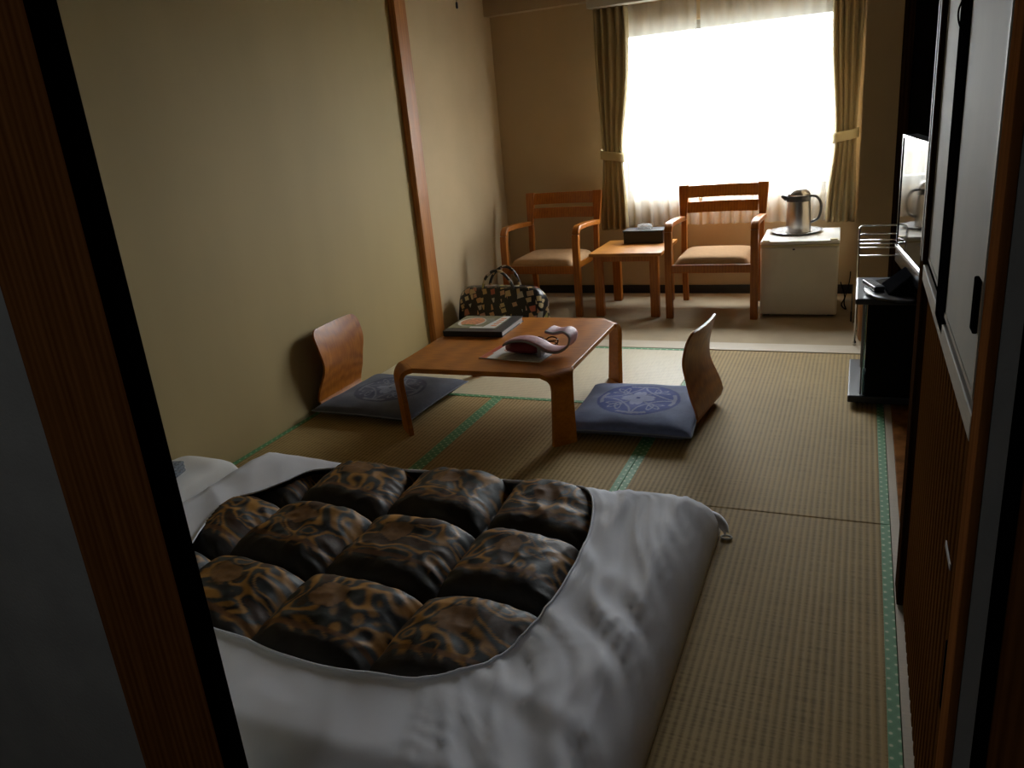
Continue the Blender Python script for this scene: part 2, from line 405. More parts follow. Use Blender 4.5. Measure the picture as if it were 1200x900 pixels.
build('carpet', MB().box(0.0, 2.655, 0.152, YB, -0.055, 0.0), 'carpet', floor)
build('carpet', MB().box(2.655, 3.4, 0.152, 0.66, -0.055, 0.0), 'carpet', floor)
build('recess_board', MB().box(2.842, 3.4, -2.31, 0.0, -0.055, 0.004, 0.002, 1), 'burl', floor)
build('threshold', MB().box(2.814, 2.841, -3.70, 0.0, -0.055, 0.003), 'sill', floor)
build('passage_boards', MB().box(0.0, 3.4, -6.0, -3.70, -0.055, 0.0), 'slat_wood', floor)
struct('ceiling', MB().box(-0.1, 3.6, -6.1, 1.62, ZC, ZC+0.1), 'ceiling')

wl = struct('wall_left', MB().box(-0.12, 0.0, -6.1, 0.0, -0.06, ZC), 'fusuma_wall')
struct('wall_left_veranda', MB().box(-0.12, 0.0, 0.0, 1.62, -0.06, ZC), 'wall')
struct('trim_1', MB().box(-0.01, 0.045, -0.03, 0.105, -0.055, ZC, 0.003), 'post_wood')
# back wall round the window opening
wx0, wx1, wz0, wz1 = 0.96, 2.52, 0.725, 1.945
mb = MB().box(-0.12, wx0, YB, YB+0.19, -0.06, ZC).box(wx1, 3.6, YB, YB+0.19, -0.06, ZC)
mb.box(wx0, wx1, YB, YB+0.19, -0.06, wz0).box(wx0, wx1, YB, YB+0.19, wz1, ZC)
struct('wall_back', mb, 'wall')
win = struct('window_1', MB().box(wx0, wx1, YB+0.06, YB+0.12, wz0, wz0+0.035).box(wx0, wx1, YB+0.06, YB+0.12, wz1-0.035, wz1)
             .box(wx0, wx0+0.035, YB+0.06, YB+0.12, wz0, wz1).box(wx1-0.035, wx1, YB+0.06, YB+0.12, wz0, wz1), 'alu')
so = build('sash', MB().box(wx0+0.035, wx1-0.035, YB+0.07, YB+0.11, wz0+0.035, wz0+0.07).box(wx0+0.035, wx1-0.035, YB+0.07, YB+0.11, wz1-0.06, wz1-0.035)
           .box(wx0+0.035, wx0+0.07, YB+0.07, YB+0.11, wz0+0.07, wz1-0.06).box(wx1-0.07, wx1-0.035, YB+0.07, YB+0.11, wz0+0.07, wz1-0.06), 'alu', win)
build('pane', MB().box(wx0+0.07, wx1-0.07, YB+0.088, YB+0.092, wz0+0.07, wz1-0.06), 'glass', so)
struct('baseboard_back', MB().box(0.0, 2.655, YB-0.012, YB, 0.0, 0.065), 'baseboard')
struct('trim_2', MB().box(0.0, 2.655, 1.365, YB, 2.145, ZC), 'beam')
struct('trim_3', MB().box(0.845, 2.655, 1.24, 1.365, 2.085, 2.20).box(0.845, 0.87, 1.365, YB, 2.085, 2.145), 'curtain_box')
# right side: pillar wall by the window, recess, passage wall
struct('wall_right', MB().box(2.655, 2.845, 0.69, YB, -0.055, ZC), 'wall')
struct('trim_4', MB().box(2.845, 2.90, 0.655, YB, -0.055, ZC, 0.003), 'dark_wood')
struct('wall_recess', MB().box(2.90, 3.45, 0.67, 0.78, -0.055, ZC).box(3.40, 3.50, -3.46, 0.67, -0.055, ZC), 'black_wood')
struct('baseboard_right', MB().box(2.645, 2.655, 0.69, YB-0.012, 0.0, 0.065), 'baseboard')
# entrance: right jamb bands and left partition
struct('trim_5', MB().box(2.8172, 2.829, -3.53, -3.455, -0.055, ZC, 0.002), 'brown_frame')
struct('door_2', MB().box(2.8295, 2.8515, -3.528, -3.456, -0.055, ZC), 'grey_wall')
struct('trim_6', MB().box(2.852, 2.8725, -3.522, -3.456, -0.055, ZC), 'black')
struct('trim_7', MB().box(2.873, 2.96, -3.53, -3.456, -0.055, ZC, 0.003), 'brown_frame')
struct('wall_passage', MB().box(2.961, 3.5, -3.60, -3.465, -0.055, ZC).box(3.10, 3.25, -6.1, -3.9, -0.055, ZC).box(-0.12, 3.6, -6.15, -6.0, -0.055, ZC), 'grey_wall')
struct('wall_outer', MB().box(3.60, 3.70, -6.15, 1.66, -0.20, ZC+0.1).box(-0.22, -0.12, -6.15, 1.66, -0.20, ZC+0.1), 'grey_wall')
struct('wall_front', MB().box(-0.0, 1.44, -3.765, -3.735, -0.055, ZC).box(1.44, 2.80, -3.79, -3.71, 2.02, ZC), 'grey_wall')
struct('trim_8', MB().prism([(1.486, -3.78), (1.633, -3.78), (1.568, -3.735), (1.486, -3.735)], 0.0, 2.02).box(1.40, 1.486, -3.770, -3.735, 0.0, 2.02), 'brown_frame')
dl = struct('door_1', MB().box(1.50, 1.602, -3.728, -3.70, 0.002, 2.02, 0.002), 'black')
build('panel', MB().box(0.60, 1.50, -3.72, -3.705, 0.002, 2.02), 'panel', dl)

# outside
struct('wall_balcony', MB().box(-2.0, 5.5, 2.35, 2.47, -4.0, 0.90), 'grey_wall')
struct('floor_balcony', MB().box(-2.0, 5.5, 1.67, 2.35, -0.2, 0.05), 'grey_wall')
struct('ground_outside', MB().box(-60, 60, 2.5, 140, -4.2, -4.0), 'ground')
# ------------------------------------------------------------------ closet on the right
CX = 2.82
cl = thing('closet', 'built-in closet along the right wall with pale sliding doors above brown slatted doors', 'closet', (CX, -2.87, 0))
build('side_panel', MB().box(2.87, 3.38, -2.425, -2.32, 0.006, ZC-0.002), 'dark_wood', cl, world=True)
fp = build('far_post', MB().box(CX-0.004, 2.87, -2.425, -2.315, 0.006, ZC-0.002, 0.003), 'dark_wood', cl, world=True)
for ya in (-2.405, -2.345):
    build('edge_strip', MB().box(CX-0.0055, CX-0.0038, ya, ya+0.022, 1.0, ZC-0.002), 'ledge', fp, world=True)
build('ledge', MB().box(CX-0.003, 3.38, -3.452, -2.427, 0.957, 0.996, 0.002), 'ledge', cl, world=True)
tag(cl.children[-1], 'pale wooden rail between upper and lower doors')
build('door_track', MB().box(CX+0.006, 3.38, -3.452, -2.427, 0.996, 1.006), 'black', cl, world=True)
build('door_track', MB().box(CX+0.012, 2.90, -3.452, -2.427, 2.05, 2.10), 'black', cl, world=True)
build('top_panel', MB().box(CX+0.006, 2.90, -3.452, -2.427, 2.10, ZC-0.002), 'panel', cl, world=True)
fd = build('upper_door', MB().box(2.828, 2.848, -2.90, -2.43, 1.016, 2.05), 'panel', cl, world=True)
build('rail', MB().box(2.8262, 2.8285, -2.90, -2.43, 1.007, 1.016), 'ledge', fd, world=True)
build('edge_strip', MB().box(2.8262, 2.8285, -2.446, -2.436, 1.016, 2.05), 'ledge', fd, world=True)
nd = build('upper_door', MB().box(2.8205, 2.827, -3.44, -2.985, 1.019, 2.05), 'panel', cl, world=True)
build('stile', MB().box(2.817, 2.8275, -2.985, -2.825, 0.972, 2.05, 0.002), 'black', nd, world=True)
build('rail', MB().box(2.8190, 2.8206, -3.43, -2.985, 1.010, 1.019), 'ledge', nd, world=True)
build('edge_strip', MB().box(2.8165, 2.8206, -3.446, -3.432, 1.019, 2.05), 'ledge', nd, world=True)
build('pull', MB().box(2.8105, 2.8170, -3.432, -3.402, 1.105, 1.178, 0.002), 'black', nd, world=True)
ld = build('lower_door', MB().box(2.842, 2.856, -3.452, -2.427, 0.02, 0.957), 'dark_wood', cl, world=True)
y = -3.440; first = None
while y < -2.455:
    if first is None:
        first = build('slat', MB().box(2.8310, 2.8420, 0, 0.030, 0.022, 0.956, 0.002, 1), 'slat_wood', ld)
        o = first
    else:
        o = first.copy(); C.objects.link(o); o.parent = ld
    o.location = (-CX, y+2.87, 0); y += 0.0455
build('pull', MB().box(2.8290, 2.8315, -3.30, -3.22, 0.662, 0.674, 0.001), 'grey_strap', ld, world=True)
build('bolt', MB().box(2.8265, 2.8315, -3.41, -3.36, 0.44, 0.57, 0.002), 'black', ld, world=True)
pts = smoothline([(2.812, -2.935, ZC), (2.812, -2.93, 1.60), (2.812, -2.915, 1.56), (2.812, -2.85, 1.542), (2.812, -2.865, 1.522), (2.812, -2.96, 1.498), (2.814, -3.03, 1.484)], 6)
o = build('hanging_cord', MB().tube(pts, 0.0016, 6), 'black', smooth=True)
tag(o, 'thin black cord looping down over the pale upper closet door', 'cord')

# ------------------------------------------------------------------ bedding
QY = [-3.30, -2.905, -2.525, -2.15]; QX = [0.38, 0.76, 1.15, 1.54, 1.94]
rim_pts = [(0.585, -2.62), (0.64, -2.54), (0.68, -2.44), (0.72, -2.32), (0.83, -2.245), (1.08, -2.205), (1.36, -2.185), (1.60, -2.185), (1.76, -2.20), (1.86, -2.27),
           (1.925, -2.48), (1.95, -2.72), (1.945, -2.95), (1.905, -3.11), (1.84, -3.21), (1.745, -3.27), (1.62, -3.288), (1.52, -3.30), (1.34, -3.292), (1.155, -3.262), (1.02, -3.25), (0.84, -3.19), (0.71, -3.04), (0.66, -2.90), (0.60, -2.75)]
rim = [(p.x, p.y) for p in smoothline([(x, y, 0) for x, y in rim_pts], 10, True)]
DX0, DX1, DY0, DY1 = 0.305, 2.275, -3.635, -2.095
def edge_dist(x, y, r=0.035):
    qx = abs(x-(DX0+DX1)/2)-((DX1-DX0)/2-r); qy = abs(y-(DY0+DY1)/2)-((DY1-DY0)/2-r)
    return r-(math.hypot(max(qx, 0), max(qy, 0))+min(max(qx, qy), 0))
def seg_d(x, y, a, b):
    px, py = b[0]-a[0], b[1]-a[1]; t = max(0, min(1, ((x-a[0])*px+(y-a[1])*py)/(px*px+py*py)))
    return math.hypot(x-a[0]-t*px, y-a[1]-t*py)
def cover_z(x, y):
    d = max(0.0, edge_dist(x, y)); R = 0.15
    q = 1-min(1, d/R)
    z = 0.160*math.sqrt(max(0, 1-q*q))
    z += 0.035*max(0, 1-abs(x-0.45)/0.35)*min(1, d/0.1)*max(0, min(1, (-2.0-y)/0.3))
    k = min(1, d/0.10)
    a, c = 0.42*x-0.91*y, 0.91*x+0.42*y
    wr = max(0, min(1, (x-1.72)/0.25))
    wb = 0.10*noise.noise(Vector((x*3, y*3, 4)))
    n1 = 1-abs(noise.noise(Vector((a*1.6+1.3, c*9+wb*12, 0.7))))*2.2
    n2 = max(0, 1-abs(noise.noise(Vector((a*2.4+5, c*20+wb*20, 5.1))))*4)
    z += k*wr*(0.017*n1+0.009*n2)
    z += k*0.006*noise.noise(Vector((x*4, y*4, 9)))
    z += k*(1-wr)*0.004*(1-abs(noise.noise(Vector((x*6+y*5, y*3-x*2, 2.0))))*2)
    for A, B, h in (((1.83, -3.20), (2.24, -3.34), 0.004), ((1.93, -2.62), (2.12, -2.80), 0.003)):
        z += k*h*math.exp(-(seg_d(x, y, A, B)/0.028)**2)
        z -= k*h*0.7*math.exp(-(seg_d(x, y, (A[0], A[1]-0.06), (B[0], B[1]-0.06))/0.028)**2)
    return z
du = thing('duvet', 'thick duvet in a white cover, round opening showing brown and gold quilting, on the tatami', 'bedding', (1.26, -2.86, 0))
cx, cyy = 1.27, -2.745
Nn, Mm = len(rim), 46
mb = MB(); vs = []
for j in range(Mm+1):
    t = j/Mm
    for (rx, ry) in rim:
        dx, dy = rx-cx, ry-cyy
        s = 1.0                                     # march to the outer edge along the ray
        lo, hi = 1.0, 12.0
        for _ in range(18):
            mid = (lo+hi)/2
            if edge_dist(cx+dx*mid, cyy+dy*mid) > 0: lo = mid
            else: hi = mid
        w = 1+(lo-1)*(1-(1-t)**1.35)
        x, y = cx+dx*w, cyy+dy*w
        z = cover_z(x, y) + (0.004 if j == 0 else 0)
        if t > 0.985: z = 0.004
        bulge = 1.0
        vs.append((x, y, max(z, 0.004)))
fs = [(j*Nn+i, j*Nn+(i+1) % Nn, (j+1)*Nn+(i+1) % Nn, (j+1)*Nn+i) for j in range(Mm) for i in range(Nn)]
mb.add(vs, fs)
build('cover', mb, 'white', du, smooth=True, world=True, solid=0.003)
build('hem', MB().tube([Vector(v)+Vector((0, 0, 0.001)) for v in vs[:Nn]], 0.0035, 6, closed=True), 'white', du, smooth=True, world=True)
# the quilt inside
def cellpos(v, E):
    for i in range(len(E)-1):
        if E[i] <= v <= E[i+1]: return i, (v-E[i])/(E[i+1]-E[i])*2-1
    return (0, -1.0) if v < E[0] else (len(E)-2, 1.0)
QYe = [-3.55]+QY+[-1.83]; QXe = [0.05]+QX+[2.35]
def in_rim(x, y):
    ins = False; j = len(rim)-1
    for i in range(len(rim)):
        (xi, yi), (xj, yj) = rim[i], rim[j]
        if (yi > y) != (yj > y) and x < (xj-xi)*(y-yi)/(yj-yi)+xi: ins = not ins
        j = i
    return ins
rim_s = rim[::3]
def quilt_z(x, y):
    xw = x+0.03*noise.noise(Vector((x*2.2, y*2.2, 3)))+0.10*(y+2.68)*0.25
    yw = y+0.022*noise.noise(Vector((x*2.0, y*2.0, 8)))
    i, u = cellpos(xw, QXe); j, v = cellpos(yw, QYe)
    px = max(0, 1-abs(u)**3.4); py = max(0, 1-abs(v)**5.0)
    tilt = 1-0.10*u+0.06*v+0.10*noise.noise(Vector((x*3.1, y*3.1, 2.2)))
    hgt = 0.070+(0.118+0.018*noise.noise(Vector((i*3.3, j*5.1, 0.4))))*tilt*(px**0.50)*(py**0.42)
    # gathers where the stitching pulls
    g = math.exp(-((abs(u)-0.86)/0.16)**2)*math.exp(-((abs(v)-0.5)/0.6)**2)
    hgt += 0.0035*g*math.sin(y*120+5*noise.noise(Vector((x*9, y*9, 0))))*max(0, noise.noise(Vector((x*3, y*3, 6)))+0.35)
    hgt += 0.007*noise.noise(Vector((x*11, y*11, 1)))+0.004*(1-2*abs(noise.noise(Vector((x*17, y*13, 4)))))
    dm = min(math.hypot(x-a, y-b) for a, b in rim_s)
    ins = in_rim(x, y)
    f = min(1, dm/0.075) if ins else -1
    cz = cover_z(x, y)
    if not ins: return min(hgt, cz-0.010-min(0.05, dm*0.6)), dm, i, j, u, v
    lim = cz-0.004+0.12*math.sqrt(min(1, dm/0.13))
    return min(hgt, lim), dm, i, j, u, v
def quilt_col(x, y, i, j, u, v):
    slate = Vector((0.040, 0.046, 0.044)); black = Vector((0.010, 0.008, 0.006)); gold = Vector((0.42, 0.20, 0.036)); rust = Vector((0.16, 0.065, 0.018))
    q = Vector((x, y, 0.0))
    w = Vector((noise.noise(q*6), noise.noise(q*6+Vector((7, 3, 1))), 0))*0.06
    f = noise.noise((q+w)*13); f2 = noise.noise((q+w)*24+Vector((3, 1, 8)))
    c = slate.lerp(black, max(0, min(1, (f2+0.10)*3)))
    l = abs(f+0.22*f2-0.10); band = max(0, 1-l/0.13)
    c = c.lerp(gold, min(1, band*1.7))
    l2 = abs(f+0.22*f2+0.30); c = c.lerp(gold*0.75, min(1, max(0, 1-l2/0.09)*1.5))
    if f+0.22*f2 > 0.34: c = c.lerp(rust*0.5, 0.7)
    # medallion on each puff
    mu, mv = (u+0.12)*0.195, (v-0.25)*0.17
    d = math.hypot(mu, mv*1.15)+0.012*noise.noise(q*22)
    d += 0.022*noise.noise(q*14+Vector((5, 5, 5)))
    if d < 0.050:
        r = 0.5+0.5*noise.noise(q*60)
        c = Vector((0.26, 0.125, 0.036)).lerp(Vector((0.12, 0.052, 0.016)), r*0.8)
    elif d < 0.060: c = c.lerp(black, 0.5)
    # printed border towards the near seam, with the puff fronts' shade coloured in
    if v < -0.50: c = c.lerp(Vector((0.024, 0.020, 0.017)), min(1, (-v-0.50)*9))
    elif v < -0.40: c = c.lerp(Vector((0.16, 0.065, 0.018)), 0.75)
    return (c.x, c.y, c.z)
nu, nv = 262, 216
qx0, qx1, qy0, qy1 = 0.50, 2.02, -3.37, -2.13
mb = MB(); vs = []; cols = []
for b in range(nv):
    for a in range(nu):
        x = qx0+(qx1-qx0)*a/(nu-1); y = qy0+(qy1-qy0)*b/(nv-1)
        z, dm, i, j, u, v = quilt_z(x, y)
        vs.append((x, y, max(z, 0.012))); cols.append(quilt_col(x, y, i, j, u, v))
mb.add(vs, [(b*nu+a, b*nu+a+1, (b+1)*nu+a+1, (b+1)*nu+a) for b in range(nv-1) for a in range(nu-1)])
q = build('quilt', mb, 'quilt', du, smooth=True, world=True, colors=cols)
tag(q, 'dark quilt filling with slate and gold figured puffs')
# corner tab
mb = MB()
tp = smoothline([(2.225, -2.150, 0.075), (2.258, -2.128, 0.055), (2.288, -2.128, 0.028), (2.300, -2.148, 0.010)], 6)
L = len(tp)
mb.grid(L, 5, lambda u, v: (lambda p, k: (p.x+(v-0.5)*k*0.4, p.y+(v-0.5)*k, p.z+0.010*math.sin(v*PI)))(tp[int(round(u*(L-1)))], 0.085*(1-0.75*u)))
build('corner_flap', mb, 'white', du, smooth=True, world=True, solid=0.002)
build('tie_loop', MB().tube([(2.300+0.018*math.cos(a), -2.160+0.011*math.sin(a), 0.0055+0.001*math.sin(a)) for a in [2*PI*k/14 for k in range(14)]], 0.0035, 6, closed=True), 'tab', du, smooth=True, world=True)

def pad(x0, x1, y0, y1, z0, z1, n=28, crown=0.5, seed=0.0, mat=None):
    """soft padded slab: top and bottom domes joined at a seam"""
    def hx(u, v):
        a = max(0, 1-abs(2*u-1)**6); b = max(0, 1-abs(2*v-1)**6)
        return (a*b)**0.5
    zm = z0+(z1-z0)*0.42; mb = MB()
    def co(u, v):
        pin = 1-0.035*(math.sin(PI*u)*0+1)*0
        return x0+(x1-x0)*u, y0+(y1-y0)*v
    def top(u, v):
        x, y = co(u, v); return (x, y, zm+(z1-zm)*hx(u, v)*(0.80+0.20*math.sin(PI*u)*math.sin(PI*v))+0.004*noise.noise(Vector((x*8+seed, y*8, 0)))*hx(u, v))
    def bot(u, v):
        x, y = co(u, v); return (x, y, zm-(zm-z0)*hx(u, v))
    mb.grid(n, n, top, False); mb.grid(n, n, bot, False)
    if mat: mb.v = [tuple(mat @ Vector(p)) for p in mb.v]
    return mb
ma = thing('mattress', 'thin white futon mattress under the duvet, by the left wall', 'mattress', (1.0, -2.86, 0))
build('pad', pad(0.03, 2.0, -3.32, -2.32, 0.004, 0.058), 'white', ma, smooth=True, world=True)
pl = build('pillow', pad(-0.25, 0.25, -0.145, 0.145, 0.0, 0.15, 30, seed=4), 'pillow', smooth=True)
pl.location = (0.158, -2.52, 0.056); pl.rotation_euler = (0, 0, PI/2+0.02)
tag(pl, 'white pillow at the head of the bed, half hidden by the door frame', 'pillow')
mb = MB()
for k in range(3): mb.box(-0.10, 0.10, -0.09, 0.09, 0.015*k, 0.015*k+0.0145, 0.006)
tw = build('folded_cloth', mb, 'grey_towel', smooth=True)
tw.location = (0.165, -2.60, 0.208); tw.rotation_euler = (0.0, 0.0, 0.25)
tag(tw, 'small folded grey woven cloth lying on the pillow', 'cloth')

# ------------------------------------------------------------------ low table
TX0, TX1, TY0, TY1, TZ = 0.635, 1.512, -1.535, -0.585, 0.345
tc = ((TX0+TX1)/2, (TY0+TY1)/2)
tb = thing('low_table', 'low square bent-wood table with cut corners standing on the tatami', 'table', (tc[0], tc[1], 0), 0.012)
hw, hd, ch = (TX1-TX0)/2, (TY1-TY0)/2, 0.115
poly = [(-hw+ch, -hd), (hw-ch, -hd), (hw, -hd+ch), (hw, hd-ch), (hw-ch, hd), (-hw+ch, hd), (-hw, hd-ch), (-hw, -hd+ch)]
build('tabletop', MB().prism(poly, TZ-0.024, TZ), 'table', tb, bevel=0.004)
R = 0.048
path = [(-0.004, TZ-0.0125)]+[(R*math.sin(a), TZ-0.0125-R+R*math.cos(a)) for a in [PI/2*k/8 for k in range(9)]]+[(R+0.001, 0.26), (R-0.003, 0.2), (R-0.008, 0.1), (R-0.012, 0.0)]
WD = ch*math.sqrt(2)
def lw(i):
    w = [WD]*3+[WD*0.94, WD*0.86, WD*0.78, WD*0.72, WD*0.68, WD*0.655, WD*0.64]+[WD*0.63, WD*0.64, WD*0.68, WD*0.73]
    return (-w[i]/2, w[i]/2)
for sx, sy in ((-1, -1), (1, -1), (1, 1), (-1, 1)):
    a = math.atan2(sy, sx)
    m = Matrix.Translation((sx*(hw-ch/2), sy*(hd-ch/2), 0)) @ Matrix.Rotation(a, 4, 'Z')
    m = m @ Matrix.Translation((-0.0, 0, 0))
    build('leg', MB().sheet(path, lw, 0.024, m), 'table', tb, smooth='auto', bevel=0.003)

# things on the low table
bk = thing('binder', 'black guest binder lying near the far left corner of the low table', 'binder', (0.815, -0.835, TZ), 0.03)
build('cover', MB().box(-0.17, 0.17, -0.16, 0.16, 0.0, 0.004, 0.001).box(-0.17, 0.17, -0.16, 0.16, 0.026, 0.030, 0.001).box(-0.173, -0.165, -0.16, 0.16, 0.0, 0.030, 0.001).box(-0.17, 0.17, -0.163, -0.156, 0.0, 0.030, 0.001), 'cover_black', bk)
build('pages', MB().box(-0.163, 0.164, -0.153, 0.153, 0.004, 0.026), 'page_edge', bk)
fl = thing('brochure', 'glossy brochure with a picture of food lying on the black binder', 'brochure', (0.79, -0.815, TZ+0.030), 0.02)
build('sheet', MB().box(-0.145, 0.135, -0.125, 0.125, 0.0, 0.0015), 'olive', fl)
el = lambda cx, cy, rx, ry, n=24: [(cx+rx*math.cos(2*PI*k/n), cy+ry*math.sin(2*PI*k/n)) for k in range(n)]
build('dish_rim', MB().prism(el(-0.055, 0.0, 0.078, 0.088), 0.0015, 0.0018), 'paper', fl)
build('food_picture', MB().prism(el(-0.052, 0.004, 0.066, 0.076), 0.0018, 0.0021), 'food', fl)
build('garnish_picture', MB().prism(el(-0.045, -0.068, 0.045, 0.014), 0.0021, 0.0023), 'leaves', fl)
build('title_block', MB().prism([(0.05, -0.12), (0.128, -0.12), (0.128, 0.12), (0.085, 0.12)], 0.0015, 0.0018), 'paper', fl)
build('title_block', MB().prism([(-0.02, -0.12), (0.05, -0.12), (0.05, -0.095), (-0.02, -0.095)], 0.0015, 0.0018), 'paper', fl)
mb = MB()
for k in range(5):
    mb.box(0.088, 0.120, -0.08+0.036*k, -0.058+0.036*k, 0.0018, 0.0020)
build('title_marks', mb, 'orange', fl)
mb = MB()
for k in range(4):
    mb.box(0.005+0.0*k, 0.075-0.008*k, 0.0+0.02*k, 0.008+0.02*k, 0.0015, 0.0018)
build('text_lines', mb, 'grey_print', fl)
lf = thing('leaflet', 'white and red leaflet under the pink case near the front edge of the low table', 'leaflet', (1.19, -1.26, TZ), -0.10)
build('sheet', MB().box(-0.16, 0.17, -0.105, 0.105, 0.0, 0.004, 0.001), 'paper', lf)
build('red_band', MB().box(-0.158, -0.128, -0.103, 0.103, 0.004, 0.0044), 'red', lf)
build('red_band', MB().box(-0.128, -0.118, -0.103, -0.03, 0.004, 0.0044), 'orange', lf)
build('grey_picture', MB().prism([(-0.07, -0.10), (0.16, -0.10), (0.16, 0.0), (-0.01, 0.0)], 0.004, 0.0044), 'grey_print', lf)
mb = MB().tube([(-0.075+0.016*math.cos(2*PI*k/16), 0.035+0.016*math.sin(2*PI*k/16), 0.0045) for k in range(16)], 0.0018, 5, closed=True)
mb.box(-0.078, -0.072, 0.02, 0.05, 0.004, 0.0047)
build('mark', mb, 'orange', lf)
build('heading', MB().box(-0.10, -0.02, 0.075, 0.092, 0.004, 0.0044), 'grey_print', lf)
pc = thing('pink_case', 'soft pink and crimson case with a curled strap on the leaflet, low table', 'case', (1.255, -1.235, TZ+0.0045), -0.05)
def blob(cx, cy, cz, rx, ry, rz, seed, n=24):
    bm = bmesh.new(); bmesh.ops.create_uvsphere(bm, u_segments=n, v_segments=n//2, radius=1)
    vs = []
    for v in bm.verts:
        d = 1+0.16*noise.noise(v.co*1.8+Vector((seed, 0, 0)))
        z = v.co.z*rz*d
        vs.append((cx+v.co.x*rx*d, cy+v.co.y*ry*d, cz+max(z, -cz*0.98 if cz < rz else z)))
    bm.verts.index_update(); r = MB().add(vs, [[v.index for v in f.verts] for f in bm.faces]); bm.free(); return r
build('pouch', blob(-0.03, -0.01, 0.026, 0.105, 0.055, 0.030, 2), 'crimson', pc, smooth=True)
lp = smoothline([(-0.12, -0.03, 0.045), (-0.085, 0.0, 0.056), (-0.02, 0.01, 0.057), (0.05, -0.01, 0.044), (0.10, -0.03, 0.028), (0.16, -0.02, 0.022), (0.20, 0.01, 0.045), (0.205, 0.03, 0.085), (0.17, 0.04, 0.108), (0.12, 0.04, 0.100), (0.085, 0.03, 0.112)], 6)
n_ = len(lp)
mb = MB().grid(n_, 7, lambda u, v: (lambda p: (p.x, p.y+(v-0.5)*(0.085+0.03*u), p.z+0.006*math.sin(v*PI)))(lp[int(round(u*(n_-1)))]))
build('strap', mb, 'pink', pc, smooth=True, solid=0.008)
build('trim_band', MB().tube([p+Vector((0, -0.045-0.012*k/n_, 0.003)) for k, p in enumerate(lp)], 0.0045, 6), 'grey_strap', pc, smooth=True)
build('buckle', MB().box(0.055, 0.075, -0.07, -0.02, 0.0, 0.045, 0.004), 'grey_strap', pc)
gl = thing('spectacles', 'brown patterned spectacles folded behind the pink case on the low table', 'glasses', (1.285, -1.135, TZ+0.0045), 0.1)
for k in (-1, 1):
    build('rim', MB().tube([(k*0.034+0.029*math.cos(2*PI*t/18), 0.004*math.cos(2*PI*t/18), 0.026+0.021*math.sin(2*PI*t/18)) for t in range(18)], 0.0038, 6, closed=True), 'amber', gl, smooth=True)
    build('temple', MB().tube([(k*0.064, 0, 0.036), (k*0.055, -0.012-0.004*k, 0.034), (-k*0.05, -0.016-0.004*k, 0.024), (-k*0.066, -0.016-0.004*k, 0.012)], 0.003, 6), 'amber', gl, smooth=True)
build('bridge', MB().tube([(-0.008, 0, 0.032), (0, 0, 0.036), (0.008, 0, 0.032)], 0.003, 6), 'amber', gl, smooth=True)

# ------------------------------------------------------------------ legless chairs and cushions
def floor_chair(loc, rz, label):
    """local: faces +X, backrest rises at x = 0, seat board runs to +X"""
    t = thing('legless_chair', label, 'chair', loc, rz, 'legless chairs at the low table')
    seat = [(0.40, 0.009), (0.25, 0.009), (0.10, 0.009), (0.055, 0.010), (0.026, 0.020), (0.008, 0.042), (0.002, 0.065)]
    build('seat', MB().sheet(seat, lambda i: (-0.19, 0.19) if i < 5 else (-0.198, 0.198), 0.011), 'plywood', t, smooth='auto', bevel=0.002)
    back = smoothline([(0.002, 0.065, 0), (0.008, 0.11, 0), (0.028, 0.18, 0), (0.046, 0.25, 0), (0.049, 0.31, 0), (0.036, 0.38, 0), (0.018, 0.44, 0), (0.012, 0.458, 0)], 4)
    back = [(p.x, p.y) for p in back]; z1 = back[-1][1]
    def w(i):
        z = back[i][1]
        k = 0.205 - 0.022*math.exp(-((z-0.24)/0.07)**2)
        if z > z1-0.05: k -= 0.05*(1-math.sqrt(max(0, 1-((z-(z1-0.05))/0.05)**2)))
        return (-k, k)
    # dished across the width
    mb = MB(); nb = len(back); nw = 13; th = 0.011
    def fn(side):
        def f(u, v):
            i = int(round(v*(nb-1))); y0, y1 = w(i); y = y0+(y1-y0)*u
            a = Vector(back[min(i+1, nb-1)])-Vector(back[max(i-1, 0)]); a.normalize(); nrm = Vector((-a.y, a.x))
            s_ = 0.016*((y/0.2)**2)*min(1, max(0, (back[i][1]-0.07)/0.15))
            return (back[i][0]+nrm.x*side*th/2+s_, y, back[i][1]+nrm.y*side*th/2)
        return f
    mb.grid(nw, nb, fn(1)); mb.grid(nw, nb, fn(-1)); G = nw*nb
    ring = [i for i in range(nw)]+[j*nw+nw-1 for j in range(1, nb)]+[(nb-1)*nw+i for i in range(nw-2, -1, -1)]+[j*nw for j in range(nb-2, 0, -1)]
    mb.f += [(ring[k], ring[(k+1) % len(ring)], ring[(k+1) % len(ring)]+G, ring[k]+G) for k in range(len(ring))]
    build('backrest', mb, 'plywood', t, smooth='auto')
    return t
flc = floor_chair((0.035, -1.155, 0.0), 0.0, 'legless wooden chair with its curved back against the left wall')
dup(flc, (2.063, -1.05, 0.0), PI-0.12, 'legless wooden chair right of the low table, seen from behind')

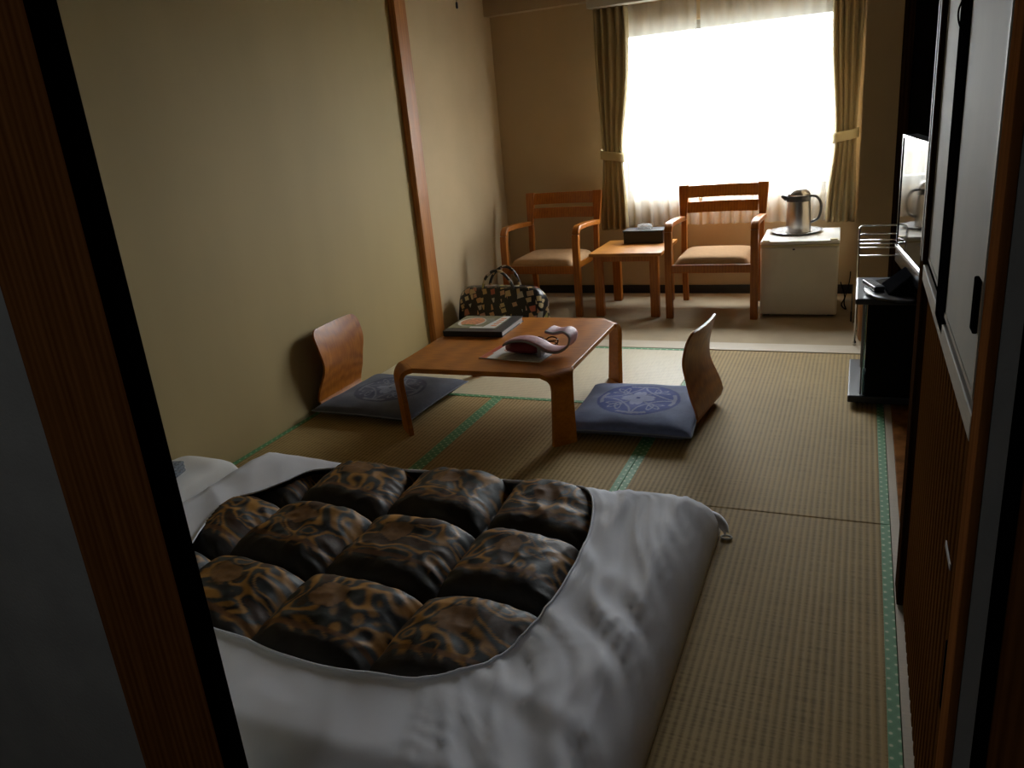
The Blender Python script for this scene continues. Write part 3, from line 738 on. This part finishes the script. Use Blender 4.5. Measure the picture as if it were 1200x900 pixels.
def motif(a, b, bright):
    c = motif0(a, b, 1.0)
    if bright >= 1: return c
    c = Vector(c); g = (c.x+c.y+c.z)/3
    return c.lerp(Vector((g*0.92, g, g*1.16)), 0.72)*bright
def motif0(a, b, bright):
    """printed crest: ring, four leaves in the quadrants, four-petalled flower; a, b in metres from the centre"""
    base = Vector((0.15, 0.19, 0.33))*bright; ink = Vector((0.030, 0.055, 0.24))*bright; lite = Vector((0.27, 0.31, 0.50))*bright; mid = Vector((0.07, 0.10, 0.33))*bright
    c = base*(1+0.16*noise.noise(Vector((a*14, b*14, 1))))
    r = math.hypot(a, b); R0 = 0.205
    if r > R0: return c
    th = math.atan2(b, a)
    if r > R0-0.016: return ink
    if r > R0-0.034 and abs(math.sin(2*th)) < 0.72: return lite*0.85
    c = mid
    # four concave arcs (shippo star)
    for q in range(4):
        al = PI/4+q*PI/2
        ca, cb = R0*1.414*math.cos(al), R0*1.414*math.sin(al)
        d = math.hypot(a-ca, b-cb)
        if abs(d-R0*0.985) < 0.0045: return lite
        if d < R0*0.985:
            c = ink*1.2
            la, lb = a-0.115*math.cos(al), b-0.115*math.sin(al)
            x = la*math.cos(al)+lb*math.sin(al); y = -la*math.sin(al)+lb*math.cos(al)
            for off in (-0.9, 0.0, 0.9):
                xx = x*math.cos(off)+y*math.sin(off)-0.022; yy = -x*math.sin(off)+y*math.cos(off)
                e = math.hypot(xx/0.036, yy/0.013)
                if abs(e-1) < 0.17: return lite
    # flower
    for q in range(4):
        al = q*PI/2
        x = a*math.cos(al)+b*math.sin(al); y = -a*math.sin(al)+b*math.cos(al)
        if x > 0.006:
            e = math.hypot((x-0.048)/0.040, y/(0.032))
            notch = x > 0.072 and abs(y) < (x-0.072)*0.6
            if e < 1 and not notch: return lite*1.15
    if r < 0.012: return ink
    if abs(abs(a)-abs(b)) < 0.006 and r < 0.085: return lite*0.8
    return c
def cushion(loc, rot, sx, sy, h, label, bright, warp):
    t = thing('floor_cushion', label, 'cushion', loc, rot, 'square floor cushions with a printed crest')
    n = 132; mb = MB(); cols = []
    def hx(u, v):
        return ((max(0, 1-abs(2*u-1)**7))*(max(0, 1-abs(2*v-1)**7)))**0.5
    def top(u, v):
        a = (u-0.5)*sx; b = (v-0.5)*sy
        k = 1-0.05*(math.sin(PI*u)**2 if abs(v-0.5) > 0.45 else 0)
        pin = 1-0.06*(1-abs(2*v-1)**2)*0
        a2 = a*(1-0.045*math.cos(PI*(v-0.5))); b2 = b*(1-0.045*math.cos(PI*(u-0.5)))
        z = h*0.40+h*0.60*hx(u, v)*(0.72+0.28*math.sin(PI*u)*math.sin(PI*v))
        z += warp*max(0, u-0.55)*2*max(0, v-0.0)*0.5*(u-0.55)
        z += 0.006*noise.noise(Vector((a*9+bright, b*9, 2)))*hx(u, v)
        return (a2, b2, z)
    def bot(u, v):
        x, y, _ = top(u, v); return (x, y, h*0.40*(1-hx(u, v)))
    mb.grid(n, n, top)
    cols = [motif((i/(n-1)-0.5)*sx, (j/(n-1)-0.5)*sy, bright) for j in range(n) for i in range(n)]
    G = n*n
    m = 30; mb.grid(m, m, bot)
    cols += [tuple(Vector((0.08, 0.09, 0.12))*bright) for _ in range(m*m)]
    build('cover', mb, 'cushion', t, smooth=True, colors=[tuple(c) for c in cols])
    ed = [top(k/40, 0) for k in range(40)]+[top(1, k/40) for k in range(40)]+[top(1-k/40, 1) for k in range(40)]+[top(0, 1-k/40) for k in range(40)]
    build('seam', MB().tube(ed, 0.0035, 5, closed=True), 'cushion_edge', t, smooth=True)
    return t
cushion((1.742, -1.150, 0.016), 0.02, 0.60, 0.61, 0.095, 'blue floor cushion with a bright printed crest, right of the low table', 1.0, 0.0)
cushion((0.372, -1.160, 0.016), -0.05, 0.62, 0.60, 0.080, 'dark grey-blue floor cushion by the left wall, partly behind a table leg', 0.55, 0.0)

# ------------------------------------------------------------------ armchairs
def armchair(loc, rz, label):
    """local: faces -Y, origin under the middle of the seat"""
    t = thing('armchair', label, 'chair', loc, rz, 'wooden armchairs by the window')
    W2 = 0.281; D = 0.27
    for s in (-1, 1):
        # bent side: front leg rises, rolls over into the arm and runs back to the rear post
        path = [(-D, 0.0), (-D, 0.2), (-D+0.002, 0.40), (-D+0.006, 0.52)]+[(-D+0.012+0.06*(1-math.cos(a)), 0.575+0.06*math.sin(a)) for a in [PI/2*k/6 for k in range(7)]]+[(-0.06, 0.632), (0.10, 0.622), (0.215, 0.612)]
        m = Matrix(((0, 1, 0, s*W2), (1, 0, 0, 0), (0, 0, 1, 0), (0, 0, 0, 1)))
        nleg = 5
        build('leg', MB().sheet(path[:nleg+1], lambda i: (-0.024, 0.024), 0.042, m), 'chair_wood', t, smooth='auto', bevel=0.004)
        build('armrest', MB().sheet(path[nleg:], lambda i: (-0.026, 0.026), 0.034, m), 'chair_wood', t, smooth='auto', bevel=0.006)
        rp = [(0.255, 0.0), (0.235, 0.2), (0.215, 0.40), (0.235, 0.60), (0.275, 0.80), (0.283, 0.838)]
        m2 = Matrix(((0, 1, 0, s*(W2-0.012)), (1, 0, 0, 0), (0, 0, 1, 0), (0, 0, 0, 1)))
        build('leg', MB().sheet(rp[:4], lambda i: (-0.020, 0.020), 0.034, m2), 'chair_wood', t, smooth='auto', bevel=0.004)
        m3 = Matrix(((0, 1, 0, s*(W2-0.006)), (1, 0, 0, 0), (0, 0, 1, 0), (0, 0, 0, 1)))
        build('back_post', MB().sheet(rp[3:], lambda i: (-0.036, 0.036) if i else (-0.022, 0.022), 0.030, m3), 'chair_wood', t, smooth='auto', bevel=0.004)
    for z0, z1, y in ((0.752, 0.834, 0.268), (0.648, 0.722, 0.248)):
        mb = MB()
        def fr(side):
            return lambda u, v: ((u-0.5)*2*(W2-0.036), y+(v-0.5)*0.028+0.028*math.sin(PI*u)+side*0.009, z0+(z1-z0)*v+0.006*(2*u-1)**2*0)
        mb.grid(17, 5, fr(1)); mb.grid(17, 5, fr(-1)); G = 85
        ring = list(range(17))+[j*17+16 for j in range(1, 5)]+[4*17+i for i in range(15, -1, -1)]+[j*17 for j in range(3, 0, -1)]
        mb.f += [(ring[k], ring[(k+1) % len(ring)], ring[(k+1) % len(ring)]+G, ring[k]+G) for k in range(len(ring))]
        build('back_slat', mb, 'chair_wood', t, smooth='auto')
    build('seat_rail', MB().box(-W2+0.02, W2-0.02, -D-0.012, -D+0.014, 0.315, 0.372, 0.004), 'chair_wood', t)
    build('seat_rail', MB().box(-W2+0.03, W2-0.03, 0.190, 0.212, 0.325, 0.372, 0.004), 'chair_wood', t)
    for s in (-1, 1):
        build('seat_rail', MB().box(s*(W2-0.045)-0.011, s*(W2-0.045)+0.011, -D+0.016, 0.190, 0.325, 0.372, 0.003), 'chair_wood', t)
    mb = MB()
    def tp_(u, v):
        x = (u-0.5)*2*(W2-0.036); yy = -D+0.004+(0.458)*v
        e = ((1-abs(2*u-1)**8)*(1-abs(2*v-1)**8))
        return (x, yy, 0.374+0.050*max(0, e)**0.5 - 0.016*math.sin(PI*u)*(1-v)*0+0.008*math.sin(PI*u)*math.sin(PI*v))
    mb.grid(26, 26, tp_); mb.grid(26, 26, lambda u, v: (tp_(u, v)[0], tp_(u, v)[1], 0.3725))
    build('seat_cushion', mb, 'seat_cloth', t, smooth=True)
    return t
ac = armchair((1.772, 0.99, 0.0), 0.0, 'wooden armchair with a tan seat in front of the window, beside the fridge')
dup(ac, (0.560, 1.0, 0.0), -0.03, 'wooden armchair in the dark corner behind the handbag')

st = thing('side_table', 'small orange wooden table between the two armchairs', 'table', (1.185, 0.985, 0.0), 0.0)
build('tabletop', MB().box(-0.258, 0.258, -0.275, 0.275, 0.435, 0.458, 0.004), 'side_wood', st)
for sx in (-1, 1):
    for sy in (-1, 1):
        build('leg', MB().box(sx*0.200-0.031, sx*0.200+0.031, sy*0.235-0.025, sy*0.235+0.025, 0.0, 0.435, 0.006), 'chair_wood', st)
for sy in (-1, 1):
    build('apron', MB().box(-0.168, 0.168, sy*0.235-0.010, sy*0.235+0.010, 0.395, 0.434, 0.002), 'chair_wood', st)
tx = thing('tissue_box', 'black tissue box cover with a white tissue on the small side table', 'tissue box', (1.225, 1.165, 0.4585), 0.02)
mb = MB().box(-0.145, 0.145, -0.075, 0.075, 0.0, 0.085, 0.004)
build('box', mb, 'tissue_box', tx)
build('lid', MB().box(-0.15, -0.05, -0.08, 0.08, 0.085, 0.094, 0.002).box(0.05, 0.15, -0.08, 0.08, 0.085, 0.094, 0.002).box(-0.05, 0.05, -0.08, -0.02, 0.085, 0.094, 0.002).box(-0.05, 0.05, 0.02, 0.08, 0.085, 0.094, 0.002), 'tissue_box', tx)
bm = bmesh.new(); bmesh.ops.create_icosphere(bm, subdivisions=3, radius=1); mb = MB(); vs = []
for v in bm.verts:
    d = 1+0.45*noise.noise(v.co*2.2+Vector((3, 1, 0)))+0.25*noise.noise(v.co*5)
    vs.append((v.co.x*0.052*d, v.co.y*0.018*d, 0.108+v.co.z*0.026*d))
bm.verts.index_update(); mb.add(vs, [[v.index for v in f.verts] for f in bm.faces]); bm.free()
build('tissue', mb, 'tissue', tx, smooth=False)

# ------------------------------------------------------------------ fridge, tray, jug
FX, FY = 2.318, 1.045
fr = thing('fridge', 'small off-white fridge standing under the right side of the window', 'fridge', (FX, FY, 0.0), 0.02)
build('body', MB().box(-0.236, 0.236, -0.222, 0.235, 0.012, 0.480, 0.006), 'fridge', fr)
build('door', MB().box(-0.238, 0.238, -0.272, -0.226, 0.018, 0.468, 0.010), 'fridge', fr)
build('top', MB().box(-0.241, 0.241, -0.268, 0.238, 0.482, 0.505, 0.006), 'fridge_top', fr)
build('handle_strip', MB().box(-0.238, 0.238, -0.276, -0.230, 0.4685, 0.4815, 0.002), 'cream', fr)
for sx in (-1, 1):
    build('hinge_cap', MB().box(sx*0.205-0.022, sx*0.205+0.022, -0.262, -0.222, 0.505, 0.511, 0.002), 'cream', fr)
    for sy in (-1, 1):
        build('foot', MB().box(sx*0.2-0.02, sx*0.2+0.02, sy*0.2-0.02, sy*0.2+0.02, 0.0, 0.012), 'dark_plastic', fr)
build('badge', MB().box(-0.040, -0.026, -0.2735, -0.2715, 0.447, 0.457), 'dark_plastic', fr)
tr = thing('tray', 'round steel tray on top of the fridge', 'tray', (2.278, 1.12, 0.5055))
build('dish', MB().lathe([(0.02, 0.0), (0.12, 0.0), (0.14, 0.004), (0.168, 0.014), (0.170, 0.016), (0.166, 0.017), (0.138, 0.008), (0.118, 0.004), (0.02, 0.004)], 40), 'silver', tr, smooth=True)
kt = thing('thermos_jug', 'steel thermos jug with a dark handle standing on the tray', 'jug', (2.292, 1.115, 0.5098))
build('body', MB().lathe([(0.070, 0.0), (0.079, 0.004), (0.081, 0.02), (0.079, 0.10), (0.074, 0.19), (0.072, 0.205)], 36), 'steel', kt, smooth='auto')
build('collar', MB().lathe([(0.073, 0.205), (0.075, 0.210), (0.074, 0.235), (0.071, 0.243)], 36), 'dark_plastic', kt, smooth='auto')
build('lid', MB().lathe([(0.072, 0.243), (0.070, 0.256), (0.058, 0.277), (0.036, 0.290), (0.012, 0.295)], 36), 'steel', kt, smooth=True)
build('spout', MB().tube([(-0.055, -0.02, 0.222), (-0.085, -0.028, 0.232), (-0.110, -0.034, 0.247)], [0.026, 0.018, 0.008], 10), 'dark_plastic', kt, smooth=True)
build('handle', MB().tube(smoothline([(0.066, 0.0, 0.236), (0.105, 0.0, 0.232), (0.135, 0.0, 0.195), (0.140, 0.0, 0.14), (0.122, 0.0, 0.085), (0.074, 0.0, 0.062)], 5), 0.0085, 8), 'dark_plastic', kt, smooth=True)
pw = build('power_cord', MB().tube(smoothline([(2.57, 1.30, 0.12), (2.60, 1.25, 0.03), (2.585, 1.10, 0.007), (2.615, 0.98, 0.007), (2.60, 1.18, 0.009), (2.625, 1.38, 0.10), (2.63, 1.455, 0.16)], 6), 0.004, 6), 'black', smooth=True)
tag(pw, 'black power cord on the carpet in the gap right of the fridge', 'cord')

# ------------------------------------------------------------------ handbag
hb = thing('handbag', 'black handbag printed with small coloured motifs by the left wall', 'bag', (0.385, 0.37, 0.0), -0.03)
mb = MB()
def bagfn(u, v):
    a = 2*PI*u; z = v
    hx_ = 0.325+0.012*math.sin(PI*z)-0.055*z**6; hy_ = 0.125*(1-0.75*z**1.8)+0.01
    e = 0.55
    cx_ = math.copysign(abs(math.cos(a))**e, math.cos(a)); sy_ = math.copysign(abs(math.sin(a))**e, math.sin(a))
    n = 0.014*noise.noise(Vector((cx_*1.6, sy_*1.6, z*3)))
    zt = 0.305*z*(1-0.03*abs(cx_)**3)+0.010*noise.noise(Vector((cx_*3, 1, 2)))*z
    return ((hx_+n)*cx_, (hy_+n)*sy_, zt+0.002)
mb.grid(72, 22, bagfn, True); mb.f.append(tuple(range(72))); mb.f.append(tuple(21*72+k for k in range(72)))
build('body', mb, 'bag', hb, smooth=True)
build('zip', MB().box(-0.20, 0.20, -0.008, 0.008, 0.292, 0.306, 0.003), 'dark_plastic', hb)
for y, lean in ((-0.045, -0.02), (0.045, 0.035)):
    pts = smoothline([(-0.125, y*1.3, 0.22), (-0.115, y+lean*0.3, 0.30), (-0.085, y+lean*0.7, 0.375), (-0.02, y+lean, 0.425), (0.045, y+lean, 0.418), (0.095, y+lean*0.7, 0.365), (0.120, y+lean*0.3, 0.30), (0.130, y*1.3, 0.22)], 6)
    build('handle', MB().tube(pts, 0.0105, 8), 'bag', hb, smooth=True)

# ------------------------------------------------------------------ curtains
def drape(x_out, x_in, tie_x, tie_w, z0, z1, zt, label, y, folds, seed, low=(0, 0)):
    t = thing('curtain', label, 'curtain', ((x_out+x_in)/2, y, z0), 0, 'lined drapes beside the window')
    nu, nv = 90, 60; mb = MB()
    def fn(u, v):
        z = z0+(z1-z0)*v
        k = math.exp(-((z-zt)/ (0.42 if z > zt else 0.30))**2)
        full0, full1 = (x_out, x_in) if z > zt else (x_out+low[0], x_in+low[1])
        t0, t1 = tie_x-tie_w/2, tie_x+tie_w/2
        sgn = 1 if x_in > x_out else -1
        if sgn < 0: t0, t1 = t1, t0
        e0 = full0*(1-k)+t0*k; e1 = full1*(1-k)+t1*k
        ph = u*folds*2*PI+seed+1.1*math.sin(u*5+seed)
        amp = (0.030*(1-k)+0.012*k)*(0.8+0.4*noise.noise(Vector((u*4, v*1.3, seed))))
        return (e0+(e1-e0)*(u+0.012*math.cos(ph)), y+amp*math.sin(ph)-0.025*k, z)
    mb.grid(nu, nv, fn); build('cloth', mb, 'curtain', t, smooth=True, world=True, solid=0.003)
    mb = MB(); nb = 24
    w = tie_w/2+0.016
    rows = [(-0.032, 1.0), (0.032, 1.0)]
    mb.grid(nb, 5, lambda u, v: (tie_x+w*math.copysign(abs(math.cos(2*PI*u))**0.7, math.cos(2*PI*u)), y-0.025+0.040*math.copysign(abs(math.sin(2*PI*u))**0.7, math.sin(2*PI*u)), zt-0.032+0.064*v+(0.20*(tie_x-(tie_x+w*math.cos(2*PI*u)))*(1 if x_in > x_out else -1))), True)
    build('tieback', mb, 'tieback', t, smooth=True, world=True, solid=0.003)
    return t
drape(0.848, 1.105, 0.958, 0.150, 0.525, 2.088, 1.075, 'beige curtain tied back left of the window, above the dark corner', 1.355, 5.2, 0.4, (-0.015, -0.055))
drape(2.640, 2.450, 2.560, 0.130, 0.530, 2.088, 1.105, 'beige curtain tied back right of the window, behind the fridge', 1.355, 4.7, 2.0)
def sheer(x0, x1, label, seed, folds):
    t = thing('sheer_curtain', label, 'curtain', ((x0+x1)/2, 1.428, 0.54), 0, 'sheer curtains over the window')
    mb = MB()
    def fn(u, v):
        ph = u*folds*2*PI+1.3*math.sin(u*9+seed)+0.5*noise.noise(Vector((u*6, v*1.5, seed)))
        a = 0.024*(0.7+0.6*noise.noise(Vector((u*11, 0.4*v, seed+3))))*(0.6+0.6*(1-v))
        return (x0+(x1-x0)*u, 1.428+a*math.sin(ph), 0.545+(2.088-0.545)*v)
    mb.grid(220, 14, fn)
    build('cloth', mb, 'sheer', t, smooth=True, world=True)
    hm = MB().grid(220, 3, lambda u, v: (lambda p: (p[0], p[1]-0.003, 0.535+0.03*v))(fn(u, 0)))
    build('hem', hm, 'sheer', t, smooth=True, world=True)
sheer(0.985, 1.575, 'sheer white curtain over the left half of the window', 1.0, 7)
sheer(1.60, 2.545, 'sheer white curtain over the right half of the window', 4.0, 11)

# ------------------------------------------------------------------ television corner
sd = thing('tv_stand', 'low black television stand with a glass front in the right-hand recess', 'stand', (2.90, -0.57, 0.0))
build('base_plate', MB().box(2.655, 3.15, -0.82, -0.25, 0.018, 0.052, 0.006), 'stand_top', sd, world=True)
for x in (2.72, 3.08):
    for y in (-0.76, -0.31):
        build('foot', MB().box(x-0.02, x+0.02, y-0.02, y+0.02, 0.005, 0.018), 'stand', sd, world=True)
mb = MB().box(2.728, 3.15, -0.812, -0.790, 0.052, 0.488).box(2.728, 3.15, -0.395, -0.373, 0.052, 0.488).box(3.12, 3.15, -0.79, -0.395, 0.052, 0.488)
build('body', mb, 'stand', sd, world=True)
build('shelf', MB().box(2.745, 3.12, -0.790, -0.395, 0.26, 0.276), 'stand', sd, world=True)
build('glass_door', MB().box(2.714, 2.720, -0.80, -0.385, 0.058, 0.482), 'teal_glass', sd, world=True)
for y in (-0.795, -0.392):
    build('hinge_rod', MB().tube([(2.709, y, 0.054), (2.709, y, 0.487)], 0.004, 6), 'dark_plastic', sd, world=True)
build('top', MB().box(2.668, 3.16, -0.822, -0.36, 0.488, 0.515, 0.008), 'stand_top', sd, world=True)
tvz = 0.5155
tv = thing('television', 'black flat television on the stand, its screen mirroring the window', 'television', (2.888, -0.688, tvz), math.radians(-83.9))
# local: faces -Y
build('base', MB().lathe([(0.01, 0.0), (0.95, 0.0), (1.0, 0.006), (0.99, 0.016), (0.92, 0.020), (0.01, 0.020)], 48, sx=0.235, sy=0.165, center=(0, -0.02, 0)), 'gloss_black', tv, smooth='auto')
build('neck', MB().add([(-0.10, -0.105, 0.020), (0.13, -0.105, 0.020), (0.13, 0.0, 0.020), (-0.10, 0.0, 0.020), (-0.085, -0.005, 0.105), (0.11, -0.005, 0.105), (0.11, 0.035, 0.105), (-0.085, 0.035, 0.105)],
      [(3, 2, 1, 0), (4, 5, 6, 7), (0, 1, 5, 4), (1, 2, 6, 5), (2, 3, 7, 6), (3, 0, 4, 7)]), 'neck', tv, bevel=0.008)
build('case', MB().box(-0.392, 0.392, 0.004, 0.060, 0.075, 0.665, 0.006), 'dark_plastic', tv)
mb = MB().box(-0.395, 0.395, -0.008, 0.006, 0.652, 0.668, 0.002).box(-0.395, -0.378, -0.008, 0.006, 0.150, 0.652, 0.002).box(0.378, 0.395, -0.008, 0.006, 0.150, 0.652, 0.002).box(-0.395, 0.395, -0.008, 0.006, 0.066, 0.132, 0.006)
build('bezel', mb, 'gloss_black', tv)
build('screen', MB().box(-0.378, 0.378, -0.004, 0.003, 0.150, 0.652), 'screen', tv)
build('silver_strip', MB().box(-0.395, 0.395, -0.012, 0.006, 0.133, 0.149, 0.003), 'silver', tv)
rc = thing('remote_control', 'black remote control lying on the television foot', 'remote', (2.742, -0.675, tvz+0.021), 0.3)
build('shell', MB().box(-0.024, 0.024, -0.085, 0.085, 0.0, 0.020, 0.005), 'dark_plastic', rc)
mb = MB()
for i in range(3):
    for j in range(6): mb.box(-0.015+0.012*i-0.004, -0.015+0.012*i+0.004, -0.06+0.022*j, -0.048+0.022*j, 0.020, 0.0225)
build('buttons', mb, 'grey_strap', rc)

# chrome towel rack and wooden bin by the pillar
rk = thing('towel_rack', 'chrome towel rack standing before the beige pillar, behind the television stand', 'rack', (2.85, 0.29, 0.0))
for y in (0.17, 0.41):
    ztop = 0.685 if y < 0.3 else 0.60
    pts = [(2.676, y, 0.006), (2.672, y, ztop-0.025), (2.675, y, ztop-0.008), (2.690, y, ztop), (3.00, y, ztop), (3.015, y, ztop-0.008), (3.02, y, ztop-0.025), (3.02, y, 0.006)]
    build('frame', MB().tube(pts, 0.0055, 8), 'chrome', rk, smooth=True, world=True)
for x in (2.675, 3.02):
    build('side_bar', MB().tube([(x, 0.17, 0.585), (x, 0.41, 0.585)], 0.0045, 8), 'chrome', rk, smooth=True, world=True)
    build('side_bar', MB().tube([(x, 0.17, 0.09), (x, 0.41, 0.09)], 0.0045, 8), 'chrome', rk, smooth=True, world=True)
for y, z in ((0.17, 0.585), (0.29, 0.585), (0.17, 0.52), (0.41, 0.52)):
    build('rail', MB().tube([(2.675, y, z), (3.02, y, z)], 0.0045, 8), 'chrome', rk, smooth=True, world=True)
for x in (2.676, 3.02):
    for y in (0.17, 0.41):
        build('foot', MB().lathe([(0.009, 0.0), (0.010, 0.003), (0.009, 0.022), (0.006, 0.026)], 12, (x, y, 0.0045 if y < 0.15 else 0.001)), 'chrome', rk, smooth=True, world=True)
bn = thing('waste_bin', 'brown wooden waste bin behind the television stand', 'bin', (2.775, 0.29, 0.001))
build('body', MB().lathe([(0.070, 0.0), (0.082, 0.004), (0.086, 0.02), (0.090, 0.26), (0.084, 0.26), (0.078, 0.02), (0.01, 0.012)], 28), 'bin', bn, smooth='auto')
build('rim', MB().tube([(0.087*math.cos(2*PI*k/28), 0.087*math.sin(2*PI*k/28), 0.262) for k in range(28)], 0.006, 6, closed=True), 'dark_wood', bn, smooth=True)

# pull cord of the ceiling lamp
cd = thing('pull_cord', 'thin lamp pull cord with a small knob hanging from the ceiling', 'cord', (0.927, -1.0, ZC))
build('string', MB().tube([(0, 0, 0), (0, 0, -0.46)], 0.0013, 6), 'cord', cd)
build('knob', MB().lathe([(0.002, 0.0), (0.0055, -0.006), (0.0055, -0.026), (0.002, -0.030)], 12, (0, 0, -0.455)), 'dark_plastic', cd, smooth=True)
